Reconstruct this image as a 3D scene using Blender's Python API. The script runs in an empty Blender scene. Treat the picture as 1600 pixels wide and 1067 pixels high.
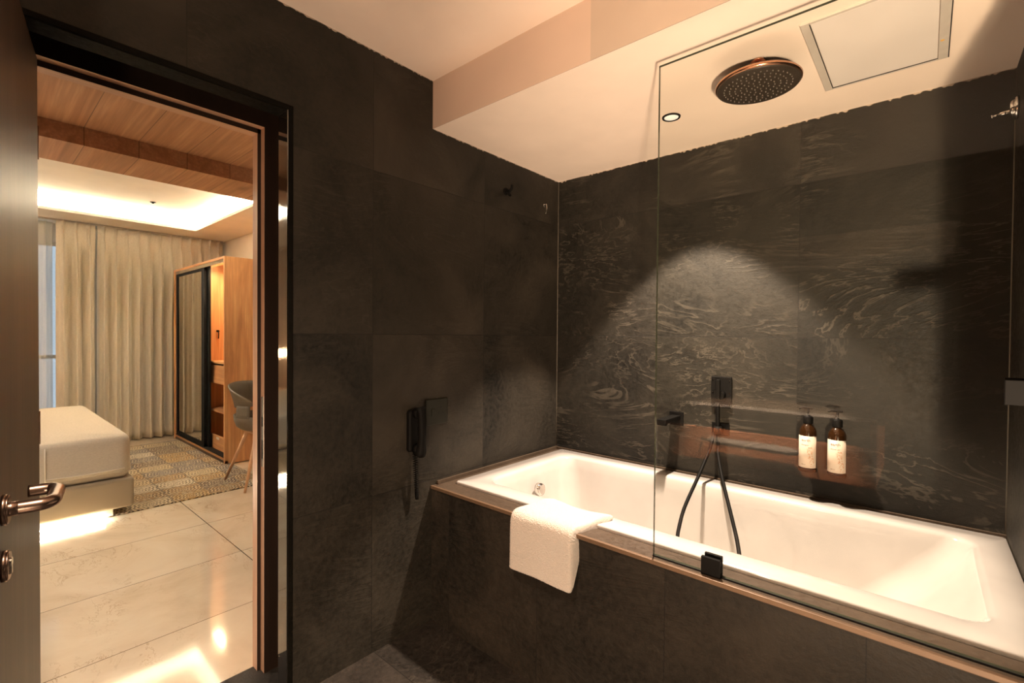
import bpy, bmesh, math, random
from mathutils import Vector, Matrix
random.seed(7)
PI = math.pi
S = bpy.context.scene
COL = S.collection

# ------------------------------------------------------------------ camera
XL, XR, YB, YF = -1.635, 0.2136, 2.280, 1.340      # tub alcove: left wall, right wall, back wall, tub front
ZD, ZS, ZC = 0.598, 2.162, 2.368                   # tub deck, low soffit, high ceiling
cd = bpy.data.cameras.new('camera'); cam = bpy.data.objects.new('camera', cd); COL.objects.link(cam)
cd.sensor_width = 36.0; cd.lens = 740.993 / 1600 * 36.0; cd.clip_start = 0.01
F = Vector((-0.65706562, 0.75370259, -0.01404229)); R = Vector((0.75367459, 0.65719555, 0.00828383)); U = Vector((-0.01547208, 0.00514029, 0.99986709))
cam.matrix_world = Matrix(((R.x, U.x, -F.x, 0), (R.y, U.y, -F.y, 0), (R.z, U.z, -F.z, 1.26615), (0, 0, 0, 1)))
S.camera = cam

# ------------------------------------------------------------------ world, exposure
S.view_settings.view_transform = 'Standard'; S.view_settings.look = 'None'
S.view_settings.exposure = 0.7; S.view_settings.gamma = 1.0; S.view_settings.use_curve_mapping = False
w = bpy.data.worlds.new('world'); S.world = w; w.use_nodes = True
w.node_tree.nodes['Background'].inputs[0].default_value = (0.80, 0.83, 0.87, 1)
w.node_tree.nodes['Background'].inputs[1].default_value = 0.9
try:
    S.cycles.max_bounces = 14; S.cycles.diffuse_bounces = 8; S.cycles.glossy_bounces = 6; S.cycles.transparent_max_bounces = 16
    S.cycles.caustics_reflective = False; S.cycles.caustics_refractive = False
    S.cycles.sample_clamp_indirect = 6.0; S.cycles.use_denoising = True
except Exception: pass

# ------------------------------------------------------------------ lights
WARM = (1.0, 0.74, 0.54); ROOM = (1.0, 0.92, 0.79)
def spot(name, loc, energy, col, half, blend, size=0.03, rot=(0, 0, 0)):
    d = bpy.data.lights.new(name, 'SPOT'); d.energy = energy; d.color = col
    d.spot_size = math.radians(half * 2); d.spot_blend = blend; d.shadow_soft_size = size
    o = bpy.data.objects.new(name, d); COL.objects.link(o); o.location = loc; o.rotation_euler = rot; return o
def area(name, loc, energy, col, sx, sy, rot):
    d = bpy.data.lights.new(name, 'AREA'); d.energy = energy; d.color = col; d.shape = 'RECTANGLE'; d.size = sx; d.size_y = sy
    o = bpy.data.objects.new(name, d); COL.objects.link(o); o.location = loc; o.rotation_euler = rot; return o
def point(name, loc, energy, col, size=0.05):
    d = bpy.data.lights.new(name, 'POINT'); d.energy = energy; d.color = col; d.shadow_soft_size = size
    o = bpy.data.objects.new(name, d); COL.objects.link(o); o.location = loc; return o
D1 = (-0.796, 1.891); D2 = (-0.76, 0.01); D3 = (-0.667, -1.0)
spot('tub_downlight_beam', (D1[0], D1[1], ZS - 0.012), 225, (1, .79, .62), 39.5, 0.26, 0.025, (math.radians(2), 0, 0))
spot('room_downlight_beam', (D2[0], D2[1], ZC - 0.012), 100, WARM, 60, 0.9, 0.03)
spot('vanity_front_beam', (D2[0], D2[1], ZC - 0.012), 4600, WARM, 17, 0.5, 0.03, (math.radians(-16), 0, 0))
point('fill_globe_glow', (.575, -.90, .30), 128, (1, .74, .53), .11)  # added fill lamp out of view, lifts ceilings and tub front
up = spot('fill_uplight_beam', (.66, -.95, .34), 430, (1, .73, .52), 25, 1.0, .06)  # added fill spot out of view, brightens the soffit over the tub
up.rotation_euler = (Vector((-.50, 2.28, 2.02)) - Vector(up.location)).to_track_quat('-Z', 'Y').to_euler()
spot('vanity_downlight_beam', (D3[0], D3[1], ZC - .012), 90, WARM, 40, .6, .03)
# bedroom: LED strips in the ceiling pocket, under the bed, in the wardrobe, bedside lamp
TX0, TX1, TY0, TY1, TZ = -6.46, -4.25, -0.75, 1.76, 2.45     # opening of the raised ceiling tray
LS = 88
area('cove_led_far', (TX0 - .05, (TY0 + TY1) / 2, TZ + .06), LS, ROOM, .04, TY1 - TY0, (PI, math.radians(-35), 0))
area('cove_led_near', (TX1 + .05, (TY0 + TY1) / 2, TZ + .06), LS, ROOM, .04, TY1 - TY0, (PI, math.radians(35), 0))
area('cove_led_right', ((TX0 + TX1) / 2, TY1 + .05, TZ + .06), LS, ROOM, TX1 - TX0, .04, (PI + math.radians(-35), 0, 0))
area('cove_led_left', ((TX0 + TX1) / 2, TY0 - .05, TZ + .06), LS, ROOM, TX1 - TX0, .04, (PI + math.radians(35), 0, 0))
area('bed_led', (-4.135, -0.25, .045), 9, ROOM, .02, 1.7, (0, math.radians(-25), 0))
area('wardrobe_led', (-5.36, 1.72, 1.93), 7.0, (1, .72, .38), .5, .02, (0, 0, 0))
spot('entry_fill_beam', (-2.9, -.50, 2.385), 80, ROOM, 62, 0.8, 0.03)  # added fill for the entry, no ceiling fitting behind it
spot('bedroom_fill_beam', (-5.2, .95, 2.58), 30, ROOM, 60, 0.8, 0.03)  # added fill for the bedroom, no ceiling fitting behind it

# ------------------------------------------------------------------ material helpers
def newmat(name):
    m = bpy.data.materials.new(name); m.use_nodes = True
    nt = m.node_tree; return m, nt, nt.nodes['Principled BSDF']
class N:
    def __init__(s, nt): s.nt = nt
    def n(s, t, **kw):
        nd = s.nt.nodes.new(t)
        for k, v in kw.items(): setattr(nd, k, v)
        return nd
    def l(s, a, b): s.nt.links.new(a, b)
    def setin(s, inp, v):
        if hasattr(v, 'is_output'): s.l(v, inp)
        else: inp.default_value = v
    def math(s, op, a, b=0.0, c=None):
        nd = s.n('ShaderNodeMath', operation=op); s.setin(nd.inputs[0], a); s.setin(nd.inputs[1], b)
        if c is not None: s.setin(nd.inputs[2], c)
        return nd.outputs[0]
    def coord(s, scale=(1, 1, 1), rot=(0, 0, 0), loc=(0, 0, 0), vec=None):
        if vec is None: vec = s.n('ShaderNodeTexCoord').outputs['Object']
        mp = s.n('ShaderNodeMapping'); mp.inputs['Scale'].default_value = scale; mp.inputs['Rotation'].default_value = rot; mp.inputs['Location'].default_value = loc
        s.l(vec, mp.inputs[0]); return mp.outputs[0]
    def noise(s, vec, scale, detail=4, rough=.5, dist=0):
        nd = s.n('ShaderNodeTexNoise'); s.l(vec, nd.inputs['Vector']); nd.inputs['Scale'].default_value = scale
        nd.inputs['Detail'].default_value = detail; nd.inputs['Roughness'].default_value = rough; nd.inputs['Distortion'].default_value = dist
        return nd.outputs['Fac']
    def ramp(s, fac, stops, interp='LINEAR'):
        nd = s.n('ShaderNodeValToRGB'); cr = nd.color_ramp; cr.interpolation = interp
        while len(cr.elements) > 1: cr.elements.remove(cr.elements[0])
        for i, (pos, c) in enumerate(stops):
            c = (c, c, c, 1) if isinstance(c, (int, float)) else (*c, 1)
            if i == 0: e = cr.elements[0]; e.position = pos
            else: e = cr.elements.new(pos)
            e.color = c
        s.l(fac, nd.inputs[0]); return nd.outputs[0]
    def mix(s, fac, a, b, blend='MIX'):
        nd = s.n('ShaderNodeMix', data_type='RGBA', blend_type=blend)
        s.setin(nd.inputs[0], fac)
        for i, v in ((6, a), (7, b)):
            if hasattr(v, 'is_output'): s.l(v, nd.inputs[i])
            else: nd.inputs[i].default_value = (*v, 1)
        return nd.outputs[2]
    def bump(s, h, bs, strength=.3, dist=.01):
        nd = s.n('ShaderNodeBump'); nd.inputs['Strength'].default_value = strength; nd.inputs['Distance'].default_value = dist
        s.l(h, nd.inputs['Height']); s.l(nd.outputs[0], bs.inputs['Normal'])
def plain(name, col, rough=.5, metal=0, bumpscale=0, bumpstr=.1, spec=None, coat=0):
    m, nt, b = newmat(name); k = N(nt)
    b.inputs['Metallic'].default_value = metal; b.inputs['Roughness'].default_value = rough
    v = k.coord(); nz = k.noise(v, bumpscale or 30, 3)
    c0 = tuple(x * .94 for x in col); c1 = tuple(min(1, x * 1.05) for x in col)
    k.l(k.ramp(nz, [(.3, c0), (.7, c1)]), b.inputs['Base Color'])
    if bumpscale: k.bump(nz, b, bumpstr, .004)
    if spec is not None: b.inputs['Specular IOR Level'].default_value = spec
    if coat: b.inputs['Coat Weight'].default_value = coat
    return m
def line_mask(k, sep, axis, u0, du, w):
    """1 on grout lines at u0 + n*du"""
    a = k.math('SUBTRACT', sep.outputs[axis], u0); a = k.math('DIVIDE', a, du)
    fr = k.math('ABSOLUTE', k.math('SUBTRACT', a, k.math('ROUND', a)))
    return k.math('LESS_THAN', fr, w / du / 2), k.math('FLOOR', a)
def slate(name, u, v, joint=True, dark=(.0032, .0030, .0021), light=(.025, .0212, .0153), rough=.60, vein=(.19, .16, .12), vamt=1.0):
    m, nt, b = newmat(name); k = N(nt)
    tc = k.n('ShaderNodeTexCoord'); sep = k.n('ShaderNodeSeparateXYZ'); k.l(tc.outputs['Object'], sep.inputs[0])
    if joint:
        m1, i1 = line_mask(k, sep, u[0], u[1], u[2], .0028); m2, i2 = line_mask(k, sep, v[0], v[1], v[2], .0028)
        g = k.math('MAXIMUM', m1, m2)
        tid = k.math('ADD', k.math('MULTIPLY', i1, 3.71), k.math('MULTIPLY', i2, 7.13))
    else: tid = None
    off = k.n('ShaderNodeCombineXYZ')
    if tid is not None: k.l(tid, off.inputs[0]); k.l(tid, off.inputs[2])
    va = k.n('ShaderNodeVectorMath', operation='ADD'); k.l(tc.outputs['Object'], va.inputs[0]); k.l(off.outputs[0], va.inputs[1]); P = va.outputs[0]
    big = k.noise(P, 2.2, 5, .55, .8)
    # contour-like cleft ridges from a warped noise field
    fld = k.noise(k.coord((.75, .75, 2.4), rot=(.45, .5, .2), vec=P), 1.5, 6, .62, 1.1)
    cl = k.math('MULTIPLY_ADD', k.math('SINE', k.math('MULTIPLY', fld, 80.0)), .5, .5)
    patch = k.noise(P, 3.3, 3, .5, .3)
    fine = k.noise(P, 55, 6, .65)
    c = k.ramp(big, [(.30, dark), (.55, tuple((a + b_) / 2 for a, b_ in zip(dark, light))), (.72, light)])
    thin = k.ramp(cl, [(.86, 0.0), (1.0, 1.0)])
    thinm = k.math('MULTIPLY', k.math('MULTIPLY', thin, k.ramp(patch, [(.46, 0.03), (.62, .32)])), vamt)
    c = k.mix(thinm, c, vein)
    c = k.mix(k.math('MULTIPLY', k.ramp(fine, [(.35, 0.0), (.75, 1.0)]), .35), c, tuple(x * 1.3 for x in light))
    if joint:
        c = k.mix(g, c, (.012, .010, .008))
    k.l(c, b.inputs['Base Color'])
    k.l(k.ramp(fine, [(.3, rough - .1), (.7, rough + .14)]), b.inputs['Roughness'])
    h = k.math('ADD', k.math('MULTIPLY', cl, k.ramp(patch, [(.45, .02), (.66, .22)])), k.math('MULTIPLY', fine, .60))
    h = k.math('ADD', h, k.math('MULTIPLY', big, 1.0))
    if joint: h = k.math('SUBTRACT', h, k.math('MULTIPLY', g, .6))
    k.bump(h, b, .6, .005)
    b.inputs['Specular IOR Level'].default_value = .27
    return m
def wood(name, c0, c1, c2, axis='Z', rough=.45, scale=1.0, plank=None, knots=True, seam=None):
    m, nt, b = newmat(name); k = N(nt)
    sc = {'X': (.35, 5, 5), 'Y': (5, .35, 5), 'Z': (5, 5, .35)}[axis]
    tc = k.n('ShaderNodeTexCoord'); P = tc.outputs['Object']
    g = None
    if plank:
        sep = k.n('ShaderNodeSeparateXYZ'); k.l(P, sep.inputs[0])
        g, i1 = line_mask(k, sep, *plank, .004)
        if seam:
            g2, i2 = line_mask(k, sep, *seam, .004); g = k.math('MAXIMUM', g, g2); i1 = k.math('ADD', i1, k.math('MULTIPLY', i2, 2.3))
        cb = k.n('ShaderNodeCombineXYZ')
        for j in range(3): k.l(k.math('MULTIPLY', i1, 2.37), cb.inputs[j])
        va = k.n('ShaderNodeVectorMath', operation='ADD'); k.l(P, va.inputs[0]); k.l(cb.outputs[0], va.inputs[1]); P = va.outputs[0]
    v = k.coord(tuple(s_ * scale for s_ in sc), vec=P)
    a = k.noise(v, 1.6, 6, .6, 1.6); f = k.noise(k.coord(tuple((30 if s_ > 1 else .8) * scale for s_ in sc), vec=P), 2.2, 5, .6)
    c = k.ramp(a, [(.28, c0), (.5, c1), (.72, c2)])
    c = k.mix(k.math('MULTIPLY', k.ramp(f, [(.45, 1.0), (.62, 0.0)]), .45), c, c0)
    if knots:
        vo = k.n('ShaderNodeTexVoronoi'); k.l(k.coord(tuple((1.5 if s_ < 1 else 3.2) * scale for s_ in sc), vec=P), vo.inputs['Vector']); vo.inputs['Scale'].default_value = 1.0
        kn = k.ramp(vo.outputs['Distance'], [(.03, 1.0), (.14, 0.0)])
        c = k.mix(k.math('MULTIPLY', kn, .6), c, tuple(x * .4 for x in c0))
    if g is not None: c = k.mix(k.math('MULTIPLY', g, .75), c, tuple(x * .3 for x in c0))
    k.l(c, b.inputs['Base Color']); b.inputs['Roughness'].default_value = rough
    k.bump(f, b, .12, .002); return m
def metal(name, col, rough=.25):
    return plain(name, col, rough, 1.0)
def fabric(name, c0, c1, scale=400, rough=.9, bump=.5, streak=None):
    m, nt, b = newmat(name); k = N(nt); P = k.coord(streak or (1, 1, 1))
    n1 = k.noise(P, scale, 2, .6); n2 = k.noise(k.coord(), 6, 3)
    c = k.mix(k.math('MULTIPLY', n2, .3), k.ramp(n1, [(.3, c0), (.7, c1)]), c0)
    k.l(c, b.inputs['Base Color']); b.inputs['Roughness'].default_value = rough
    b.inputs['Sheen Weight'].default_value = .25
    k.bump(n1, b, bump, .002); return m

M = {}
M['slate_left'] = slate('slate_tile_left', (1, 1.043, .62), (2, 1.264, .64), light=(.040, .033, .024), vamt=.16)
M['slate_back'] = slate('slate_tile_back', (0, -1.022, .62), (2, 1.264, .64), vamt=.72)
M['slate_front'] = slate('slate_tile_bath_panel', (0, -.36, .476), (2, 3, 9), light=(.040, .031, .022), rough=.62, vamt=.10)
M['slate_floor'] = slate('slate_tile_floor', (1, 1.055, .6), (0, -.85, .8), light=(.055, .044, .035), vamt=.4)
M['slate_plain'] = slate('slate_slab', None, None, False, dark=(.045, .031, .021), light=(.10, .072, .050), rough=.4, vamt=.3)
M['slate_room'] = slate('slate_tile_room', (0, -.4, .6), (2, 1.264, .64))
M['slate_dark'] = slate('slate_slab_dark', None, None, False, dark=(.0025, .0023, .0018), light=(.008, .007, .005), rough=.6, vamt=0)
M['slate_dark'].node_tree.nodes['Principled BSDF'].inputs['Specular IOR Level'].default_value = .05
M['granite'] = plain('polished_black_granite', (.010, .008, .006), .06, 0, 120, .02, spec=.9, coat=.6)
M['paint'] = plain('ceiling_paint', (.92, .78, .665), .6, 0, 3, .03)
M['paint_shade_right'] = plain('beam_shade_right', (.45, .355, .28), .6, 0, 3, .03)  # ceiling colour darkened for the right beam face, stands in for shade
M['paint_shade_left'] = plain('beam_shade_left', (.54, .405, .32), .6, 0, 3, .03)  # ceiling colour darkened for the left beam face, stands in for shade
M['plaster'] = plain('bedroom_paint', (.82, .78, .70), .6, 0, 3, .03)
M['hatch'] = plain('hatch_panel_white', (.80, .74, .69), .35, 0, 4, .03)
M['hatchframe'] = plain('hatch_frame_grey', (.58, .53, .47), .35)
M['enamel'] = plain('white_enamel', (.58, .55, .515), .12, 0, 6, .005, coat=.5)
M['black'] = plain('matt_black_metal', (.005, .0045, .004), .6, spec=.10)
M['blackplastic'] = plain('black_plastic', (.005, .0045, .004), .6, spec=.10)
M['greyplate'] = plain('dark_grey_plastic', (.020, .020, .015), .5, spec=.2)
M['hole'] = plain('dark_hole', (.004, .004, .004), .8)
M['chrome'] = metal('chrome', (.85, .82, .78), .12)
M['copper'] = metal('rose_gold_metal', (.62, .33, .20), .2)
M['bronze'] = metal('bronze_metal', (.34, .24, .19), .27)
M['trim'] = plain('bronze_edge_trim', (.17, .105, .062), .45, .2)
M['showerface'] = plain('dark_shower_face', (.028, .020, .013), .45, .1)
M['nozzle'] = plain('silicone_nozzle', (.15, .13, .11), .5)
M['silicone'] = plain('grey_silicone', (.16, .14, .11), .5)
M['darkwood'] = wood('walnut_door_laminate', (.040, .022, .014), (.062, .034, .021), (.105, .062, .038), 'Z', .42, 1.6, knots=False)
M['framewood'] = wood('door_frame_wood', (.40, .22, .135), (.52, .31, .20), (.62, .40, .27), 'Z', .4, 1.5, knots=False)
M['framewoodY'] = wood('door_head_wood', (.40, .22, .135), (.52, .31, .20), (.62, .40, .27), 'Y', .4, 1.5, knots=False)
M['frameshade'] = wood('door_frame_shaded_face', (.012, .006, .003), (.016, .008, .005), (.022, .011, .006), 'Z', .4, 1.5, knots=False)  # frame wood with shade painted in, for faces turned to the bathroom
M['oak'] = wood('wardrobe_oak', (.40, .18, .072), (.64, .32, .135), (.78, .46, .22), 'Z', .45, 1.2)
M['oakX'] = wood('wardrobe_oak_horizontal', (.40, .18, .072), (.64, .32, .135), (.78, .46, .22), 'X', .45, 1.2)
M['ceilwood'] = wood('ceiling_planks', (.31, .155, .08), (.49, .255, .135), (.60, .35, .20), 'X', .5, 1.0, plank=(1, .185, .245), knots=True)
M['legwood'] = wood('beech_leg', (.50, .27, .14), (.60, .35, .19), (.68, .42, .24), 'Z', .45, 2, knots=False)
M['vanitywood'] = wood('vanity_wood', (.34, .115, .045), (.47, .17, .07), (.56, .22, .10), 'X', .45, 1.2, knots=False)
M['curtain'] = fabric('beige_curtain_cloth', (.62, .56, .455), (.78, .715, .59), 260, streak=(1, 1, .25), bump=.3)
M['bedspread'] = fabric('cream_bedspread', (.50, .44, .35), (.64, .57, .46), 160, streak=(.6, .6, 3), bump=.5)
M['bedhem'] = fabric('cream_hem', (.68, .62, .52), (.78, .72, .62), 300)
M['bedbase'] = fabric('taupe_bed_base_cloth', (.30, .235, .15), (.40, .32, .215), 420)
M['plinth'] = plain('pale_plinth', (.86, .84, .70), .5)
M['towel'] = fabric('terry_towel', (.56, .49, .42), (.72, .66, .59), 500, bump=1.0)
M['chair'] = plain('grey_chair_plastic', (.115, .092, .064), .5)
M['amber'] = plain('amber_bottle', (.022, .009, .003), .12, 0, 0, 0, coat=.4)
M['label'] = plain('cream_label', (.50, .44, .36), .5)
M['ink'] = plain('brown_ink', (.04, .022, .012), .6)
M['print'] = plain('orange_print', (.40, .19, .09), .6)
M['stain'] = plain('yellow_stain', (.80, .46, .10), .6)

def marble():
    m, nt, b = newmat('beige_marble_tile'); k = N(nt)
    tc = k.n('ShaderNodeTexCoord'); sep = k.n('ShaderNodeSeparateXYZ'); k.l(tc.outputs['Object'], sep.inputs[0])
    g1, i1 = line_mask(k, sep, 0, -2.373, .600, .0035); g2, i2 = line_mask(k, sep, 1, 1.035, 1.2, .005); g = k.math('MAXIMUM', g1, g2)
    cb = k.n('ShaderNodeCombineXYZ'); k.l(k.math('MULTIPLY', i1, 4.3), cb.inputs[0]); k.l(k.math('MULTIPLY', i2, 5.1), cb.inputs[1])
    va = k.n('ShaderNodeVectorMath', operation='ADD'); k.l(tc.outputs['Object'], va.inputs[0]); k.l(cb.outputs[0], va.inputs[1]); P = va.outputs[0]
    n = k.noise(P, 2.0, 6, .6, .8); c = k.ramp(n, [(.3, (.60, .49, .35)), (.5, (.70, .59, .44)), (.72, (.76, .67, .52))])
    v = k.noise(k.coord((1, 2.2, 1), rot=(0, 0, .6), vec=P), 2.4, 7, .68, 1.8)
    vein = k.ramp(v, [(.488, 0.0), (.5, .75), (.512, 0.0)])
    vm = k.math('MULTIPLY', vein, k.ramp(k.noise(P, 3.1, 2), [(.48, 0.0), (.62, 1.0)]))
    c = k.mix(vm, c, (.30, .18, .09)); c = k.mix(g, c, (.10, .06, .035))
    k.l(c, b.inputs['Base Color']); b.inputs['Roughness'].default_value = .09; b.inputs['Coat Weight'].default_value = .4; return m
M['marble'] = marble()
def carpet():
    m, nt, b = newmat('patchwork_carpet'); k = N(nt)
    tc = k.n('ShaderNodeTexCoord'); P = tc.outputs['Object']
    br = k.n('ShaderNodeMapping'); br.inputs['Scale'].default_value = (4.6, 4.0, 4.2); k.l(P, br.inputs[0])
    fl = k.n('ShaderNodeVectorMath', operation='FLOOR'); k.l(br.outputs[0], fl.inputs[0])
    fr = k.n('ShaderNodeVectorMath', operation='FRACTION'); k.l(br.outputs[0], fr.inputs[0])
    wn = k.n('ShaderNodeTexWhiteNoise'); wn.noise_dimensions = '2D'; k.l(fl.outputs[0], wn.inputs['Vector'])
    base = k.ramp(wn.outputs['Value'], [(0, (.30, .19, .085)), (.2, (.16, .11, .07)), (.36, (.42, .33, .20)), (.54, (.19, .165, .15)), (.70, (.34, .21, .075)), (.86, (.50, .43, .32))], 'CONSTANT')
    sub = k.n('ShaderNodeVectorMath', operation='SUBTRACT'); k.l(fr.outputs[0], sub.inputs[0]); sub.inputs[1].default_value = (.5, .5, 0)
    s2 = k.n('ShaderNodeSeparateXYZ'); k.l(sub.outputs[0], s2.inputs[0])
    rad = k.math('POWER', k.math('ADD', k.math('POWER', k.math('ABSOLUTE', s2.outputs[0]), 2.0), k.math('POWER', k.math('ABSOLUTE', s2.outputs[1]), 2.0)), .5)
    orn = k.math('SINE', k.math('MULTIPLY', rad, 62.0)); ang = k.math('ARCTAN2', s2.outputs[1], s2.outputs[0])
    orn = k.math('MULTIPLY', orn, k.math('SINE', k.math('MULTIPLY', ang, 8.0)))
    fine = k.noise(P, 30, 5, .8, .6)
    q = k.math('ADD', k.math('MULTIPLY', orn, .16), fine)
    c = k.mix(k.ramp(q, [(.47, .0), (.56, .85)]), base, (.05, .035, .025))
    c = k.mix(k.ramp(k.math('SUBTRACT', fine, k.math('MULTIPLY', orn, .2)), [(.58, 0.0), (.66, .7)]), c, (.80, .68, .46))
    edge = k.math('MAXIMUM', k.math('ABSOLUTE', s2.outputs[0]), k.math('ABSOLUTE', s2.outputs[1]))
    c = k.mix(k.math('MULTIPLY', k.math('GREATER_THAN', edge, .475), .6), c, (.10, .08, .06))
    k.l(c, b.inputs['Base Color']); b.inputs['Roughness'].default_value = .95
    k.bump(k.noise(P, 350, 2), b, .5, .003); return m
M['carpet'] = carpet()
def glass(name, tint=(.95, .97, .95), rough=0.0, edge=False):
    m = bpy.data.materials.new(name); m.use_nodes = True; nt = m.node_tree; nt.nodes.clear(); k = N(nt)
    out = k.n('ShaderNodeOutputMaterial'); mx = k.n('ShaderNodeMixShader'); tr = k.n('ShaderNodeBsdfTransparent'); gl = k.n('ShaderNodeBsdfGlossy')
    tr.inputs[0].default_value = (*tint, 1); gl.inputs[0].default_value = (1, 1, 1, 1); gl.inputs['Roughness'].default_value = rough
    geo = k.n('ShaderNodeNewGeometry'); fr = k.n('ShaderNodeFresnel')
    ior = k.math('ADD', k.math('MULTIPLY', geo.outputs['Backfacing'], 1 / 1.21 - 1.21), 1.21); k.l(ior, fr.inputs['IOR'])
    k.l(fr.outputs[0], mx.inputs[0]); k.l(tr.outputs[0], mx.inputs[1]); k.l(gl.outputs[0], mx.inputs[2]); k.l(mx.outputs[0], out.inputs[0])
    return m
M['glass'] = glass('clear_glass', (.975, .98, .965))
M['windowglass'] = glass('window_glass')
M['glassedge'] = plain('glass_cut_edge', (.05, .055, .035), .15)
M['mirror'] = metal('mirror_silver', (.78, .76, .70), .01)
def sheer():
    m = bpy.data.materials.new('sheer_white_voile'); m.use_nodes = True; nt = m.node_tree; b = nt.nodes['Principled BSDF']; k = N(nt)
    k.l(k.ramp(k.noise(k.coord(), 300, 2), [(.3, (.80, .76, .68)), (.7, (.9, .87, .80))]), b.inputs['Base Color']); b.inputs['Roughness'].default_value = .9
    out = nt.nodes['Material Output']; mx = k.n('ShaderNodeMixShader'); tr = k.n('ShaderNodeBsdfTransparent'); mx.inputs[0].default_value = .4
    k.l(tr.outputs[0], mx.inputs[1]); k.l(b.outputs[0], mx.inputs[2]); k.l(mx.outputs[0], out.inputs[0]); return m
M['sheer'] = sheer()
def emit(name, col, st, base=(.8, .8, .8)):
    m, nt, b = newmat(name); b.inputs['Base Color'].default_value = (*base, 1)
    b.inputs['Emission Color'].default_value = (*col, 1); b.inputs['Emission Strength'].default_value = st; return m
M['lens'] = emit('downlight_lens', (1, .86, .68), .42, (.6, .58, .52))
M['led'] = emit('led_strip', (1, .86, .62), 14)
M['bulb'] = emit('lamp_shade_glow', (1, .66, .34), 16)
M['facade'] = plain('outside_facade', (.46, .52, .60), .8)
M['facadewin'] = plain('outside_window', (.18, .22, .30), .3)

# ------------------------------------------------------------------ mesh helpers
class MB:
    def __init__(s): s.bm = bmesh.new()
    def box(s, x0, x1, y0, y1, z0, z1, bev=0, mi=0, seg=2, mat=None):
        r = bmesh.ops.create_cube(s.bm, size=1); vs = r['verts']
        for v in vs:
            v.co = Vector(((x0 + x1) / 2 + v.co.x * (x1 - x0), (y0 + y1) / 2 + v.co.y * (y1 - y0), (z0 + z1) / 2 + v.co.z * (z1 - z0)))
        fs = list({f for v in vs for f in v.link_faces})
        for f in fs: f.material_index = mi
        if mat: bmesh.ops.transform(s.bm, matrix=mat, verts=vs)
        if bev:
            es = list({e for v in vs for e in v.link_edges})
            bmesh.ops.bevel(s.bm, geom=es, offset=bev, segments=seg, profile=.5, affect='EDGES')
        return s
    def cyl(s, p0, p1, r0, r1=None, n=24, mi=0, cap=True):
        p0 = Vector(p0); p1 = Vector(p1); r1 = r0 if r1 is None else r1
        d = p1 - p0; q = d.to_track_quat('Z', 'Y').to_matrix().to_4x4(); q.translation = (p0 + p1) / 2
        r = bmesh.ops.create_cone(s.bm, cap_ends=cap, segments=n, radius1=r0, radius2=r1, depth=d.length, matrix=q)
        for f in {f for v in r['verts'] for f in v.link_faces}: f.material_index = mi; f.smooth = len(f.verts) == 4
        return s
    def tube(s, pts, r, n=12, cap=True, mi=0):
        pts = [Vector(p) for p in pts]; rings = []
        rr = r if isinstance(r, (list, tuple)) else [r] * len(pts)
        up = None
        for i, p in enumerate(pts):
            t = (pts[min(i + 1, len(pts) - 1)] - pts[max(i - 1, 0)]).normalized()
            if up is None: up = t.orthogonal().normalized()
            up = (up - t * up.dot(t)).normalized(); sd = t.cross(up)
            rings.append([s.bm.verts.new(p + (up * math.cos(a) + sd * math.sin(a)) * rr[i]) for a in [2 * PI * j / n for j in range(n)]])
        for a, b in zip(rings[:-1], rings[1:]):
            for j in range(n):
                f = s.bm.faces.new((a[j], a[(j + 1) % n], b[(j + 1) % n], b[j])); f.smooth = True; f.material_index = mi
        if cap:
            s.bm.faces.new(list(reversed(rings[0]))).material_index = mi; s.bm.faces.new(rings[-1]).material_index = mi
        return s
    def lathe(s, c, prof, n=40, mi=0):
        """prof: (radius, z) list about vertical axis at c"""
        rings = [[s.bm.verts.new((c[0] + r * math.cos(2 * PI * j / n), c[1] + r * math.sin(2 * PI * j / n), c[2] + z)) for j in range(n)] for r, z in prof]
        for a, b in zip(rings[:-1], rings[1:]):
            for j in range(n):
                f = s.bm.faces.new((a[j], a[(j + 1) % n], b[(j + 1) % n], b[j])); f.smooth = True; f.material_index = mi
        s.bm.faces.new(list(reversed(rings[0]))).material_index = mi; s.bm.faces.new(rings[-1]).material_index = mi
        return s
    def loft(s, rings, close=True, mi=0, cap0=False, cap1=False, smooth=True):
        vs = [[s.bm.verts.new(p) for p in r] for r in rings]; n = len(vs[0])
        for a, b in zip(vs[:-1], vs[1:]):
            for j in range(n if close else n - 1):
                f = s.bm.faces.new((a[j], a[(j + 1) % n], b[(j + 1) % n], b[j])); f.smooth = smooth; f.material_index = mi
        if cap0: s.bm.faces.new(list(reversed(vs[0]))).material_index = mi
        if cap1: s.bm.faces.new(vs[-1]).material_index = mi
        return vs
    def prism(s, pts, axis, a0, a1, mi=0):
        """polygon pts (2D) extruded along axis"""
        def P(u, v, w): return {'X': (w, u, v), 'Y': (u, w, v), 'Z': (u, v, w)}[axis]
        A = [s.bm.verts.new(P(u, v, a0)) for u, v in pts]; B = [s.bm.verts.new(P(u, v, a1)) for u, v in pts]; n = len(pts)
        for j in range(n): s.bm.faces.new((A[j], A[(j + 1) % n], B[(j + 1) % n], B[j])).material_index = mi
        s.bm.faces.new(list(reversed(A))).material_index = mi; s.bm.faces.new(B).material_index = mi
        return s
    def build(s, name, mats, parent=None, label=None, cat=None, group=None, kind=None, loc=None, smooth=False, mods=None):
        bmesh.ops.recalc_face_normals(s.bm, faces=s.bm.faces)
        me = bpy.data.meshes.new(name); s.bm.to_mesh(me); s.bm.free()
        for m in (mats if isinstance(mats, (list, tuple)) else [mats]): me.materials.append(M[m] if isinstance(m, str) else m)
        if smooth:
            for p in me.polygons: p.use_smooth = True
        o = bpy.data.objects.new(name, me); COL.objects.link(o)
        if parent: o.parent = parent
        if loc: o.location = loc
        tag(o, label, cat, group, kind); return o
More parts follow.
